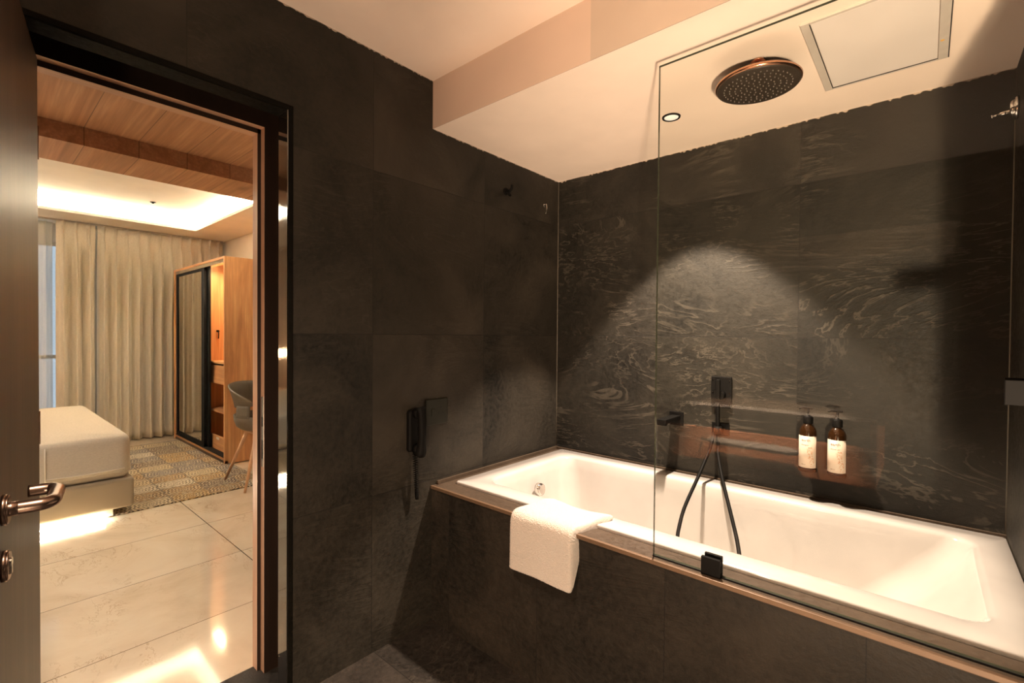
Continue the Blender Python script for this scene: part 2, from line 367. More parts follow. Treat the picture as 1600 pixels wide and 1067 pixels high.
def tag(o, label=None, cat=None, group=None, kind=None):
    if label: o['label'] = label
    if cat: o['category'] = cat
    if group: o['group'] = group
    if kind: o['kind'] = kind
    return o
def thing(name, label, cat, loc=(0, 0, 0), group=None, kind=None, rotz=0):
    o = bpy.data.objects.new(name, None); COL.objects.link(o); o.location = loc; o.rotation_euler.z = rotz; o.empty_display_size = .05
    return tag(o, label, cat, group, kind)
def local(o): return Vector(o.location)
def smoothpath(pts, n=8):
    P = [Vector(p) for p in pts]; P = [P[0] * 2 - P[1]] + P + [P[-1] * 2 - P[-2]]; out = []
    for i in range(1, len(P) - 2):
        for j in range(n):
            t = j / n; a, b, c, d = P[i - 1:i + 3]
            out.append(.5 * ((2 * b) + (-a + c) * t + (2 * a - 5 * b + 4 * c - d) * t * t + (-a + 3 * b - 3 * c + d) * t ** 3))
    out.append(P[-2]); return out

# ================================================================== SETTING: bathroom shell
XW = -1.88                       # bedroom side of the wall between the rooms
JY0, JY1, JZ = 0.040, 0.715, 2.020
m = MB()
m.box(-1.70, XL, -1.2, JY0, 0, 2.75); m.box(-1.70, XL, JY1, 2.5, 0, 2.75); m.box(-1.70, XL, JY0, JY1, JZ, 2.75)
m.box(XW, -1.70, -1.2, JY0 - .02, 0, 2.75); m.box(XW, -1.70, JY1 + .07, 2.5, 0, 2.75); m.box(XW, -1.70, JY0 - .02, JY1 + .07, JZ + .07, 2.75)
m.build('wall_left', 'slate_left', kind='structure')
MB().box(XW + .01, 1.2, YB, YB + .12, 0, 2.75).build('wall_back', 'slate_back', kind='structure')
MB().box(XR, XR + .12, 1.335, YB, 0, 2.75).build('wall_right', 'slate_left', kind='structure')
MB().box(XR + .12, 1.2, 1.335, 1.45, 0, 2.75).build('wall_right', 'slate_room', kind='structure')
MB().box(1.1, 1.22, -1.2, 1.335, 0, 2.75).build('wall_right', 'slate_left', kind='structure')
MB().box(XL, 1.22, -1.32, -1.2, 0, 2.75).build('wall_front', 'slate_room', kind='structure')
MB().box(XL, 1.22, -1.2, 2.3, -.1, 0).build('floor', 'slate_floor', kind='structure')
MB().box(XL, 1.22, -1.2, YF, ZC, ZC + .1).build('ceiling', 'paint', kind='structure')
MB().box(XL, XR, YF, YB, ZS, ZC + .1).build('ceiling', 'paint', kind='structure')
# beam face skins in two tones, shade painted into the base colour
MB().box(-.837, 1.1, YF - .003, YF, ZS, ZC).build('trim_1', 'paint_shade_right', kind='structure')
MB().box(XL, -.837, YF - .0028, YF, ZS, ZC).build('trim_9', 'paint_shade_left', kind='structure')
# ragged cement line where the tiles meet the ceiling
m = MB()
def rag(p0, p1, n, nrm, amp=.006):
    p0, p1 = Vector(p0), Vector(p1); up = Vector((0, 0, -1)); a = []; b = []
    for i in range(n + 1):
        q = p0.lerp(p1, i / n); a.append(q + nrm * .0015); b.append(q + nrm * .0015 + up * (random.random() ** 3 * amp + .0008))
    va = [m.bm.verts.new(v) for v in a]; vb = [m.bm.verts.new(v) for v in b]; vc = [m.bm.verts.new(v - nrm * .0013) for v in b]
    for i in range(n):
        m.bm.faces.new((va[i], va[i + 1], vb[i + 1], vb[i])); m.bm.faces.new((vb[i], vb[i + 1], vc[i + 1], vc[i]))
rag((XL, -.3, ZC), (XL, YF, ZC), 260, Vector((1, 0, 0))); rag((XL, YF, ZS), (XL, YB, ZS), 150, Vector((1, 0, 0))); rag((XL, YB, ZS), (XR, YB, ZS), 260, Vector((0, -1, 0)), .008)
m.build('trim_2', plain('cement_line', (.42, .34, .27), .8), kind='structure')
# silicone lines in the corners
m = MB(); m.cyl((XL + .001, YB - .001, ZD), (XL + .001, YB - .001, ZS), .0022, n=8); m.cyl((XR - .001, YB - .001, ZD), (XR - .001, YB - .001, ZS - .1), .0022, n=8)
m.build('trim_3', 'silicone', kind='structure')

# door opening: stone architrave, polished reveal, wood frame, threshold
m = MB()
m.box(XL - .002, XL + .004, JY1, JY1 + .016, 0, JZ + .016, .001); m.box(XL - .002, XL + .004, JY0 - .03, JY1, JZ, JZ + .016, .001)
m.build('trim_4', 'slate_dark', kind='structure')
m = MB(); m.box(-1.70, XL + .002, JY1 - .004, JY1 + .002, 0, JZ); m.box(-1.70, XL + .002, JY0, JY1 - .004, JZ - .004, JZ + .002, mi=1)
m.build('trim_5', ['granite', 'slate_dark'], kind='structure')
FX0, FX1, FX2, FH = -1.830, -1.862, -1.905, 2.016
fr = thing('trim_6', None, None, (FX0, JY1, 0), kind='structure'); L = local(fr)
def shadeface(o):  # puts the shade-painted wood on faces turned to the bathroom
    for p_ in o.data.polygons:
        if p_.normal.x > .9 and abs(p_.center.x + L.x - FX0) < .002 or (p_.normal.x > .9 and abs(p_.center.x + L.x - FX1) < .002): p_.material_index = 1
def jamb(sg, y, back):
    pts = [(FX0, back), (FX0, y), (FX1, y), (FX1, y + sg * .012), (FX2, y + sg * .012), (FX2, back)]
    m = MB(); m.prism([(a_ - L.x, b_ - L.y) for a_, b_ in pts], 'Z', 0, FH)
    shadeface(m.build('jamb', ['framewood', 'frameshade'], fr))
jamb(-1, JY1, JY1 + .069); jamb(1, .100, .022)
m = MB(); m.prism([(a_ - L.x, b_) for a_, b_ in [(FX0, FH + .07), (FX0, FH), (FX1, FH), (FX1, FH - .017), (FX2, FH - .017), (FX2, FH + .07)]], 'Y', .022 - L.y, JY1 + .069 - L.y)
shadeface(m.build('head', ['framewoodY', 'frameshade'], fr))
m = MB(); m.box(-1.853 - L.x, -1.833 - L.x, -.0025, .001, .77, 1.03, .001)
sp = m.build('strike_plate', 'chrome', fr, label='steel strike plate')
m = MB(); m.box(-1.848 - L.x, -1.838 - L.x, -.0032, 0, .80, .87); m.box(-1.848 - L.x, -1.838 - L.x, -.0032, 0, .92, .955)
m.build('latch_hole', 'hole', sp)
MB().box(-1.90, XL + .001, JY0 - .02, JY1 + .07, -.02, .003, .001).build('trim_7', 'slate_floor', kind='structure')

# ================================================================== door leaf
door = thing('door_1', None, None, (-1.828, .127, 0), kind='structure', rotz=math.radians(-9.3))
LW = .60
MB().box(0, LW, -.038, 0, .012, 2.005, .0015).build('leaf', 'darkwood', door)
def rosette(x, z, name):
    m = MB(); m.cyl((x, 0, z), (x, .007, z), .0285, n=40); m.cyl((x, .007, z), (x, .010, z), .0275, .025, n=40)
    return m.build(name, 'bronze', door, label='bronze round door rose')
HX, HZ = LW - .062, .930
ro = rosette(HX, HZ, 'rosette')
pts = smoothpath([(HX, .008, HZ), (HX, .045, HZ), (HX - .004, .058, HZ), (HX - .020, .067, HZ), (HX - .06, .068, HZ), (HX - .100, .068, HZ), (HX - .116, .060, HZ), (HX - .120, .050, HZ), (HX - .120, .022, HZ)], 8)
MB().tube(pts, .0125, 20).build('lever', 'bronze', door, label='bronze return lever handle')
MB().cyl((HX, 0, HZ), (HX, .022, HZ), .0135, n=24).build('collar', 'bronze', ro)
lk = rosette(HX, HZ - .106, 'lock_rosette')
m = MB(); m.cyl((HX, .009, HZ - .100), (HX, .013, HZ - .100), .0085, n=20); m.box(HX - .005, HX + .005, .009, .013, HZ - .122, HZ - .102, .001)
m.build('key_cylinder', 'chrome', lk)
for z in (.22, 1.0, 1.78):
    MB().cyl((-.006, -.004, z - .045), (-.006, -.004, z + .045), .006, n=14).build('hinge', 'bronze', door)

# ================================================================== bath surround and bathtub
DT = .014
sur = thing('bath_surround', 'dark slate tiled panel and ledge boxing in the white bathtub', 'bath surround', (XL, YF, 0))
L = local(sur)
MB().box(0, XR - L.x, 0.004, .03, 0, ZD - DT).build('front_panel', 'slate_front', sur)
m = MB()
def lb(mb, x0, x1, y0, y1, z0, z1, o, **k): return mb.box(x0 - o.x, x1 - o.x, y0 - o.y, y1 - o.y, z0 - o.z, z1 - o.z, **k)
m = MB()
lb(m, XL, XR, YF, 1.45, ZD - DT, ZD, L); lb(m, XL, -1.56, 1.45, YB, ZD - DT, ZD, L); lb(m, -1.56, XR, 2.235, YB, ZD - DT, ZD, L)
m.build('ledge', 'slate_plain', sur)
m = MB(); lb(m, XL, XR, YF - .004, YF + .008, ZD - .012, ZD + .0015, L, bev=.0015)
m.build('edge_trim', 'trim', sur, label='bronze coloured edge strip')
m = MB(); lb(m, XL, XL + .012, YF + .03, YB, ZD, ZD + .016, L, bev=.001); lb(m, XL, XR, YB - .012, YB, ZD, ZD + .014, L, bev=.001)
m.build('upstand', 'slate_plain', sur)

tub = thing('bathtub', 'white enamel built-in bathtub set into the dark slate surround', 'bathtub', (-.70, 1.85, ZD))
L = local(tub)
def rrect(x0, x1, y0, y1, r, z, n=10, rl=None):
    out = []
    rr = {0: r, 1: rl or r, 2: rl or r, 3: r}
    for q, (cx, cy, a0) in enumerate(((x1, y1, 0), (x0, y1, 90), (x0, y0, 180), (x1, y0, 270))):
        q_ = rr[q]; sx = -1 if cx == x1 else 1; sy = -1 if cy == y1 else 1
        for i in range(n + 1):
            a = math.radians(a0 + 90 * i / n); out.append(Vector((cx + sx * q_ + q_ * math.cos(a) - L.x, cy + sy * q_ + q_ * math.sin(a) - L.y, z)))
    return out
X0, X1, Y0, Y1 = -1.578, XR - .002, 1.432, 2.250
ix0, ix1, iy0, iy1 = -1.478, .128, 1.535, 2.155
H = .012
rings = [rrect(X0, X1, Y0, Y1, .012, 0), rrect(X0, X1, Y0, Y1, .012, H - .004), rrect(X0 + .004, X1 - .003, Y0 + .004, Y1 - .004, .012, H)]
rings += [rrect(ix0 - .012, ix1 + .012, iy0 - .012, iy1 + .012, .075, H)]
rings += [rrect(ix0 - .003, ix1 + .003, iy0 - .003, iy1 + .003, .07, H - .003), rrect(ix0 + .004, ix1 - .008, iy0 + .004, iy1 - .004, .07, H - .014)]
prof = [(.05, .010, .035, .008), (.14, .022, .105, .02), (.26, .040, .215, .034), (.34, .055, .30, .045), (.385, .075, .345, .065), (.405, .11, .39, .10), (.412, .17, .45, .15)]
for d, l, r_, s_ in prof:
    rings.append(rrect(ix0 + l, ix1 - r_, iy0 + s_, iy1 - s_, .075 + d * .12, -d))
mb = MB(); mb.loft(rings, cap1=True)
mb.build('tub_shell', 'enamel', tub)
m = MB(); c = Vector((ix0 + .0375, 1.86, .500)) - L
m.cyl(c, c + Vector((.022, 0, .003)), .031, .029, n=36); m.cyl(c + Vector((.022, 0, .003)), c + Vector((.026, 0, .0035)), .029, .022, n=36)
m.build('overflow_knob', 'chrome', tub, label='chrome round overflow knob')
m = MB(); m.cyl(Vector((-1.15, 1.845, ZD - .412)) - L, Vector((-1.15, 1.845, ZD - .405)) - L, .035, n=32); m.build('drain', 'chrome', tub)

# shower screen
GY = 1.372
gs = thing('shower_screen', 'clear frameless glass screen standing on the front edge of the bathtub', 'glass screen', (-.2, GY, ZD))
L = local(gs)
GX0, GZ = -.615, 2.076
m = MB(); m.box(GX0 - L.x, XR - L.x, -.005, .005, .003, GZ - L.z)
o = m.build('glass_panel', ['glass', 'glassedge'], gs)
for p_ in o.data.polygons:
    if abs(p_.normal.y) < .5: p_.material_index = 1
def clamp(x0, x1, z0, z1):
    m = MB(); lb(m, x0, x1, GY - .017, GY - .006, z0, z1, L, bev=.0015); lb(m, x0 + .002, x1 - .002, GY + .006, GY + .016, z0, z1 + .003, L, bev=.0015)
    m.build('clamp', 'black', gs, label='black square glass clamp')
clamp(-.468, -.416, ZD, ZD + .05); clamp(.120, XR, 1.135, 1.185)
m = MB(); lb(m, GX0, XR, GY - .009, GY - .0055, ZD, ZD + .004, L); m.build('seal', 'hole', gs)

# ================================================================== things on the bath
def towel_mesh():
    # folded hand towel hanging over the front ledge: profile in (y, z), swept along x
    base = []
    prof = [(1.508, ZD + .016), (1.47, ZD + .020), (1.42, ZD + .013), (1.37, ZD + .012), (1.345, ZD + .0105), (1.331, ZD + .004), (1.322, ZD - .012), (1.318, ZD - .05), (1.316, ZD - .10), (1.315, ZD - .15), (1.314, ZD - .186)]
    P = smoothpath([(0, a, b) for a, b in prof], 5); n = len(P); nx = 28
    top, bot = [], []
    for j in range(nx + 1):
        u = j / nx; rt, rb = [], []
        for i, q in enumerate(P):
            s_ = i / (n - 1)
            x = -1.150 + u * .278 + (.05 * (1 - s_ * 1.7) if s_ < .58 else 0) * 1.0 * (1 - s_ / .58 if s_ < .58 else 0) - .004 * math.sin(s_ * 5)
            zz = q.z - (.016 * math.sin(u * PI) * max(0, (s_ - .5) * -1.2)) + .0015 * math.sin(u * 9 + s_ * 4)
            yy = q.y - .004 * math.sin(u * 5 + 1) * max(0, s_ - .5)
            if s_ > .6: zz += -.006 * u * (s_ - .6)
            t = (P[min(i + 1, n - 1)] - P[max(i - 1, 0)]).normalized(); nr = Vector((0, t.z, -t.y)) * -1
            th = .0125 * (math.sin(min(1, u / .04, (1 - u) / .04) * PI / 2) ** .5 if 0 < u < 1 else .3)
            w_ = Vector((x, yy, zz)); rb.append(w_ + Vector((0, 0, .0002))); rt.append(w_ + Vector((0, -abs(t.z) * th, abs(t.y) * th)))
        top.append(rt); bot.append(rb)
    mb = MB(); o = Vector((-1.01, 1.40, ZD + .012))
    rings = [[v - o for v in rt] + [v - o for v in reversed(rb)] for rt, rb in zip(top, bot)]
    mb.loft(rings, cap0=True, cap1=True)
    ob = mb.build('hand_towel', 'towel', loc=o, label='white terry hand towel hanging over the front ledge of the bathtub', cat='towel', smooth=True)
    sb = ob.modifiers.new('sub', 'SUBSURF'); sb.levels = sb.render_levels = 3
    tx = bpy.data.textures.new('terry', 'CLOUDS'); tx.noise_scale = .0035
    dm = ob.modifiers.new('disp', 'DISPLACE'); dm.texture = tx; dm.strength = .0026; dm.mid_level = .3; dm.texture_coords = 'LOCAL'
    return ob
towel_mesh()

# spout
sp = thing('bath_spout', 'matt black flat bath spout on the back wall near the left end', 'bath spout', (-.912, YB, .872))
MB().box(-.034, .034, -.010, 0, -.040, .026, .002).build('wall_plate', 'black', sp)
m = MB(); m.box(-.022, .022, -.185, -.008, -.012, .010, .003); m.box(-.020, .020, -.185, -.160, -.018, -.008, .002); m.build('spout_arm', 'black', sp)
# mixer valve
vx = -.703
mv = thing('shower_mixer', 'black rectangular shower mixer plate with lever, on the back wall', 'shower mixer', (vx, YB, 1.01))
MB().box(-.045, .045, -.012, 0, -.070, .072, .003).build('wall_plate', 'black', mv)
m = MB(); m.cyl((0, -.012, -.01), (0, -.048, -.01), .022, n=28); m.box(-.008, .008, -.060, -.044, -.028, .062, .002); kn = m.build('lever', 'black', mv)
for sx in (-1, 1):
    for dz in (.055, 0, -.055):
        MB().cyl((sx * .037, -.0125, dz), (sx * .037, -.014, dz), .0028, n=10).build('screw', 'chrome', mv, label='small bright screw')
# hand shower in its holder
hs = thing('hand_shower', 'slim black hand shower standing in its holder below the mixer plate', 'hand shower', (vx, YB, .84))
m = MB(); m.box(-.040, .036, -.010, 0, -.028, .030, .002); m.build('outlet_plate', 'black', hs)
m = MB(); m.box(-.014, .014, -.050, -.009, -.010, .014, .003); m.cyl((0, -.050, -.016), (0, -.050, .020), .017, n=22); m.build('holder', 'black', hs)
m = MB(); m.tube(smoothpath([(0, -.050, -.045), (0, -.050, 0), (0, -.053, .06), (0, -.056, .13)]), .0095, 16); m.build('handle', 'blackplastic', hs)
HSY = YB - .050
pts = [(vx, HSY, .795), (-.697, 2.225, .765), (-.691, 2.20, .742), (-.640, 2.10, .662), (-.559, 1.95, .567), (-.501, 1.83, .51), (-.465, 1.74, .44), (-.46, 1.70, .34), (-.50, 1.69, .25), (-.58, 1.69, .215), (-.66, 1.70, .25), (-.70, 1.73, .35), (-.713, 1.80, .475), (-.726, 1.85, .505), (-.742, 1.95, .558), (-.740, 2.10, .655), (-.735, 2.20, .735), (-.730, 2.225, .77), (-.728, HSY + .03, .822)]
L = local(hs)
MB().tube([q - L for q in smoothpath(pts, 8)], .0072, 12).build('hose', 'black', hs, label='looped black shower hose')

# soap bottles with wall brackets
def text_mesh(s_, size, mat, parent, name, xf, depth=.0003):
    cu = bpy.data.curves.new(name, 'FONT'); cu.body = s_; cu.size = size; cu.align_x = 'LEFT'; cu.extrude = 0
    ob = bpy.data.objects.new('tmp', cu); COL.objects.link(ob)
    dg = bpy.context.evaluated_depsgraph_get(); me = bpy.data.meshes.new_from_object(ob.evaluated_get(dg)); bpy.data.objects.remove(ob)
    for v in me.vertices: v.co = xf(v.co)
    me.materials.append(M[mat]); o = bpy.data.objects.new(name, me); COL.objects.link(o); o.parent = parent; return o
def bottle(x, z, label, word, flip, ang0):
    b = thing('pump_bottle', label, 'bottle', (x, YB - .052, z), group='amber pump bottles on the back wall')
    R0 = .0305
    MB().lathe((0, 0, 0), [(R0 * .9, 0), (R0, .003), (R0, .152), (R0 * .97, .158), (R0 * .82, .170), (R0 * .55, .181), (R0 * .46, .184), (R0 * .46, .192)], 40).build('bottle_body', 'amber', b)
    m = MB(); n = 40; a0, a1 = math.radians(-15), math.radians(-165)
    def cyl(a, zz, r=R0 + .0006): return Vector((r * math.cos(a), r * math.sin(a), zz))
    angs = [a0 + (a1 - a0) * i / n for i in range(n + 1)]
    m.loft([[cyl(a, .012, R0) for a in angs], [cyl(a, .012) for a in angs], [cyl(a, .138) for a in angs], [cyl(a, .138, R0) for a in angs]], close=False)
    lab = m.build('label', 'label', b, label='cream paper label')
    def xf(z0, lead, rr=R0 + .0011): return lambda c: cyl(math.radians(lead) + c.x / R0, z0 + c.y, rr)
    text_mesh('earth', .0150, 'ink', lab, 'word', xf(.117, ang0))
    text_mesh(word, .0070, 'ink', lab, 'word', xf(.101, ang0))
    text_mesh('300 ml', .0058, 'ink', lab, 'word', xf(.0225, ang0))
    m = MB()
    m.loft([[cyl(math.radians(ang0 + 1) + t / 12 * .028 / R0, .1115, R0 + .001) for t in range(13)], [cyl(math.radians(ang0 + 1) + t / 12 * .028 / R0, .1119, R0 + .001) for t in range(13)]], close=False)
    rnd = random.Random(5)
    for q in range(70):   # sprinkled leaf print
        h = rnd.random() ** .8; a = math.radians(ang0 + 52 - 18 * h + rnd.random() * 34 + 8 * (1 - h)); zz = .016 + h * .078; s_ = .0015 + rnd.random() * .0017; t = rnd.random() * PI
        pr = [cyl(a + s_ * math.cos(t + w_) * (1 if i % 2 else .45) / R0, zz + s_ * math.sin(t + w_) * (1 if i % 2 else .45), R0 + .0011) for i, w_ in enumerate([0, PI / 2, PI, 3 * PI / 2])]
        m.bm.faces.new([m.bm.verts.new(v) for v in pr])
    m.build('leaf_print', 'print', lab)
    m = MB(); m.lathe((0, 0, 0), [(.0165, .186), (.0175, .188), (.0175, .212), (.0150, .216), (.0075, .218), (.0070, .224)], 30); m.cyl((0, 0, .222), (0, 0, .246), .0042, n=16)
    m.build('pump_collar', 'blackplastic', b)
    m = MB(); s_ = flip
    m.tube(smoothpath([(s_ * -.016, 0, .2465), (0, 0, .2485), (s_ * .018, 0, .248), (s_ * .032, -.001, .243)]), [.0045] * 8 + [.0052] * 8 + [.0042] * 8 + [.0035], 12)
    m.build('pump_head', 'blackplastic', b)
    m = MB(); m.lathe((0, 0, 0), [(R0 + .001, -.006), (R0 + .002, -.005), (R0 + .002, .006), (R0 + .0005, .007), (R0 + .0003, .001), (.004, 0)], 40); m.box(-.014, .014, .028, .052, -.006, .006, .001); m.box(-.016, .016, .047, .052, -.015, .05, .001)
    m.build('wall_bracket', 'black', b)
bottle(-.352, .733, 'amber pump bottle with cream label, the left of two on the back wall', 'shampoo', -1, -124)
bottle(-.254, .731, 'amber pump bottle with cream label, the right of two on the back wall', 'shower gel', -1, -124)

# ================================================================== ceiling fittings
def downlight(x, y, z, label, r=.036):
    d = thing('recessed_downlight', label, 'ceiling light', (x, y, z))
    MB().lathe((0, 0, 0), [(r, -.001), (r, -.004), (r * .98, -.006), (r * .80, -.006), (r * .76, -.0015), (r * .76, -.001)], 40).build('bezel', 'black', d)
    MB().lathe((0, 0, 0), [(r * .77, -.0005), (r * .76, -.0045), (r * .4, -.0052), (r * .05, -.0054)], 32).build('lens', 'lens', d)
downlight(D1[0], D1[1], ZS, 'small round downlight with black rim in the low ceiling over the bathtub')
downlight(D2[0], D2[1], ZC, 'small round downlight in the higher ceiling beside the doorway')
sh = thing('rain_shower_head', 'round dark rain shower head with rose gold rim under the low ceiling', 'shower head', (-.424, 1.690, 2.082))
m = MB(); m.lathe((0, 0, 0), [(.122, -.0005), (.126, .002), (.127, .008), (.124, .012), (.115, .0135), (.05, .016), (.024, .020), (.018, .026)], 72); m.build('rim_disc', 'copper', sh)
MB().lathe((0, 0, 0), [(.1215, .001), (.1215, -.003), (.119, -.0042), (.01, -.0042)], 72).build('spray_face', 'showerface', sh)
m = MB(); m.cyl((0, 0, .020), (0, 0, ZS - 2.082), .011, n=20); m.cyl((0, 0, ZS - 2.082 - .006), (0, 0, ZS - 2.082), .022, n=32); m.build('ceiling_arm', 'copper', sh)
m = MB()
for ring, cnt in enumerate((1, 6, 12, 18, 24, 30, 36)):
    for i in range(cnt):
        rr = .0165 * ring; a = 2 * PI * i / cnt + ring * .2
        m.cyl((rr * math.cos(a), rr * math.sin(a), -.0035), (rr * math.cos(a), rr * math.sin(a), -.0075), .0021, .0014, n=7)
m.build('nozzles', 'nozzle', sh, kind='stuff')
# access hatch
hx0, hx1, hy0, hy1 = -.287, .040, 1.572, 2.048
ht = thing('access_hatch', 'square white access hatch with grey frame in the low ceiling', 'ceiling hatch', ((hx0 + hx1) / 2, (hy0 + hy1) / 2, ZS)); L = local(ht)
fwid = .024
m = MB()
lb(m, hx0, hx0 + fwid, hy0, hy1, ZS - .005, ZS, L, bev=.0015); lb(m, hx1 - fwid, hx1, hy0, hy1, ZS - .005, ZS, L, bev=.0015)
lb(m, hx0 + fwid, hx1 - fwid, hy0, hy0 + fwid * .5, ZS - .005, ZS, L, bev=.0015); lb(m, hx0 + fwid, hx1 - fwid, hy1 - fwid * .4, hy1, ZS - .005, ZS, L, bev=.0015)
m.build('hatch_frame', 'hatchframe', ht)
m = MB(); lb(m, hx0 + fwid + .001, hx1 - fwid - .001, hy0 + .013, hy1 - .0145, ZS - .004, ZS - .0005, L, bev=.001); m.build('hatch_panel', 'hatch', ht)
m = MB(); lb(m, hx0 + fwid - .0015, hx0 + fwid + .0006, hy0 + .01, hy1 - .012, ZS - .0054, ZS - .0045, L); lb(m, hx0 + fwid, hx1 - fwid, hy1 - .0155, hy1 - .011, ZS - .0054, ZS - .0045, L); lb(m, hx1 - .001, hx1 + .0025, hy0, hy1, ZS - .004, ZS - .0002, L); m.build('gap', 'hole', ht)
m = MB(); m.lathe(Vector((hx1 - .0155, hy1 - .13, ZS - .0056)) - L, [(.005, 0), (.0052, .0004)], 12); m.build('stain', 'stain', ht, label='small yellow stain')

# ================================================================== left wall fittings
so = thing('wall_socket', 'dark square wall socket plate beside the black wall phone', 'socket', (XL, 1.362, .922))
MB().box(0, .009, -.060, .066, -.056, .058, .004).build('socket_plate', 'greyplate', so)
m = MB()
for y, z, r in ((.024, .020, .0055), (.010, -.006, .0042), (.036, -.006, .0042)): m.cyl((.008, y, z), (.0095, y, z), r, n=14)
m.build('pin_hole', 'hole', so)
MB().box(.008, .013, -.030, -.012, -.016, .016, .002).build('rocker_switch', 'greyplate', so)
ph = thing('wall_phone', 'black wall telephone handset with a hanging coiled cord, left of the bathtub', 'telephone', (XL, 1.235, .86))
m = MB(); m.box(0, .030, -.034, .034, -.088, .088, .012, seg=3); m.build('cradle', 'blackplastic', ph)
m = MB()
m.tube(smoothpath([(.052, 0, .100), (.060, 0, .080), (.066, 0, .03), (.066, 0, -.03), (.060, 0, -.080), (.052, 0, -.100)]), [.014, .022, .024, .024, .022, .020, .019, .018, .017, .017, .017, .016, .016, .016, .017, .017, .017, .018, .018, .018, .018, .018, .017, .017, .017, .017, .017, .018, .019, .020, .021, .022, .023, .024, .024, .024, .024, .023, .022, .020, .014], 18)
m.cyl((.058, 0, .075), (.028, 0, .075), .024, .022, 24); m.cyl((.058, 0, -.075), (.028, 0, -.075), .024, .022, 24)
m.build('handset', 'blackplastic', ph, label='black handset')
pts = []
for i in range(360):
    t = i / 359; zz = -.098 - .215 * math.sin(min(t, 1) * PI * .5 + 0) if t < .5 else None
    # hang down then back up in a narrow loop
    s_ = t * 2; zc = (-.098 - .19 * math.sin(s_ * PI / 2)) if t <= .5 else (-.098 - .19 * math.sin((2 - s_) * PI / 2) - .0)
    yc = -.006 + .010 * math.sin(t * PI) * (1 if t < .5 else 1) + .012 * (t - .5); xc = .045 - .03 * t
    a = i * 1.05
    pts.append((xc + .0055 * math.cos(a), yc + .0055 * math.sin(a), zc))
MB().tube(pts, .0021, 6).build('coiled_cord', 'blackplastic', ph)
# black and chrome hooks near the ceiling
hk = thing('robe_hook', 'small black hook high on the left wall near the ceiling', 'hook', (XL, 1.815, 2.000))
m = MB(); m.cyl((0, 0, 0), (.006, 0, 0), .018, n=24); m.build('hook_plate', 'black', hk)
m = MB(); m.tube(smoothpath([(.005, 0, 0), (.030, 0, -.002), (.042, .0, .008), (.044, 0, .026)]), .0065, 12); m.tube(smoothpath([(.020, 0, -.002), (.026, 0, -.022), (.036, 0, -.026)]), .0055, 12); m.build('prong', 'black', hk)
hk = thing('line_hook', 'tiny chrome hook on the left wall close to the back corner', 'hook', (XL, 2.143, 1.985))
MB().cyl((0, 0, .012), (.004, 0, .012), .010, n=20).build('hook_plate', 'chrome', hk)
m = MB(); m.tube(smoothpath([(.004, 0, .018), (.014, 0, .018), (.018, 0, .005), (.016, 0, -.020), (.012, 0, -.030)]), .0022, 10); m.cyl((.012, -.004, -.032), (.012, .004, -.032), .0035, n=10); m.build('prong', 'chrome', hk)
# retractable line on the right wall
rl = thing('clothesline_reel', 'round chrome clothesline reel high on the right wall', 'clothesline', (XR, 2.22, 2.01))
m = MB(); m.cyl((0, 0, 0), (-.010, 0, 0), .036, n=32); m.cyl((-.010, 0, 0), (-.022, 0, 0), .030, .022, n=32); m.build('housing', 'chrome', rl)
m = MB(); m.cyl((-.020, 0, -.008), (-.042, 0, -.010), .007, .006, n=16); m.cyl((-.042, 0, -.010), (-.058, 0, -.013), .0035, .003, n=12); m.cyl((-.058, 0, -.013), (-.062, 0, -.0135), .006, n=12); m.build('line_pin', 'chrome', rl)

# ================================================================== vanity behind the camera (seen in the glass)
va = thing('vanity', 'wall-hung vanity with wooden shelf box reflected in the glass screen', 'vanity', (-.82, -.85, 0))
L = local(va)
m = MB(); lb(m, -1.55, -.10, -1.195, -.50, .79, .83, L, bev=.003); m.build('counter', 'slate_plain', va)
m = MB(); lb(m, -1.53, -.19, -.500, -.494, .806, .824, L); m.build('counter_edge', 'hatchframe', va)
m = MB(); lb(m, -1.50, -.22, -1.17, -.53, .44, .47, L, bev=.002); lb(m, -1.50, -.22, -.53, -.505, .44, .655, L, bev=.002); lb(m, -1.53, -1.50, -1.17, -.505, .44, .79, L, bev=.002); lb(m, -.22, -.19, -1.17, -.505, .44, .79, L, bev=.002)
m.build('shelf_box', 'vanitywood', va)
m = MB(); m.tube([Vector((-1.12, -.505, .585)) - L, Vector((-1.12, -.455, .585)) - L, Vector((-.48, -.455, .585)) - L, Vector((-.48, -.505, .585)) - L], .007, 10); m.build('towel_rail', 'black', va)
def towel_roll(x0, x1, y, z, r, label):
    n = 26; rings = []
    for i in range(n + 1):
        x = x0 + (x1 - x0) * i / n; rr = r * (1 + .05 * math.sin(i * 1.7)) * (math.sin(min(1, (i + .6) / 3, (n - i + .6) / 3) * PI / 2) ** .6)
        rings.append([Vector((x - (x0 + x1) / 2, rr * math.cos(a), rr * math.sin(a) * .96)) for a in [2 * PI * j / 24 for j in range(24)]])
    mb = MB(); mb.loft(rings, cap0=True, cap1=True)
    mb.build('rolled_towel', 'towel', loc=((x0 + x1) / 2, y, z), label=label, cat='towel')
towel_roll(-1.07, -.555, -.455, .588, .026, 'white rolled towel on the rail of the wooden vanity, reflected in the glass screen')
mr = thing('vanity_mirror', 'wide frameless wall mirror above the vanity', 'mirror', (-.82, -1.19, 1.5))
MB().box(-.70, .97, -.008, .012, -.42, .48, .003).build('mirror_glass', 'mirror', mr)

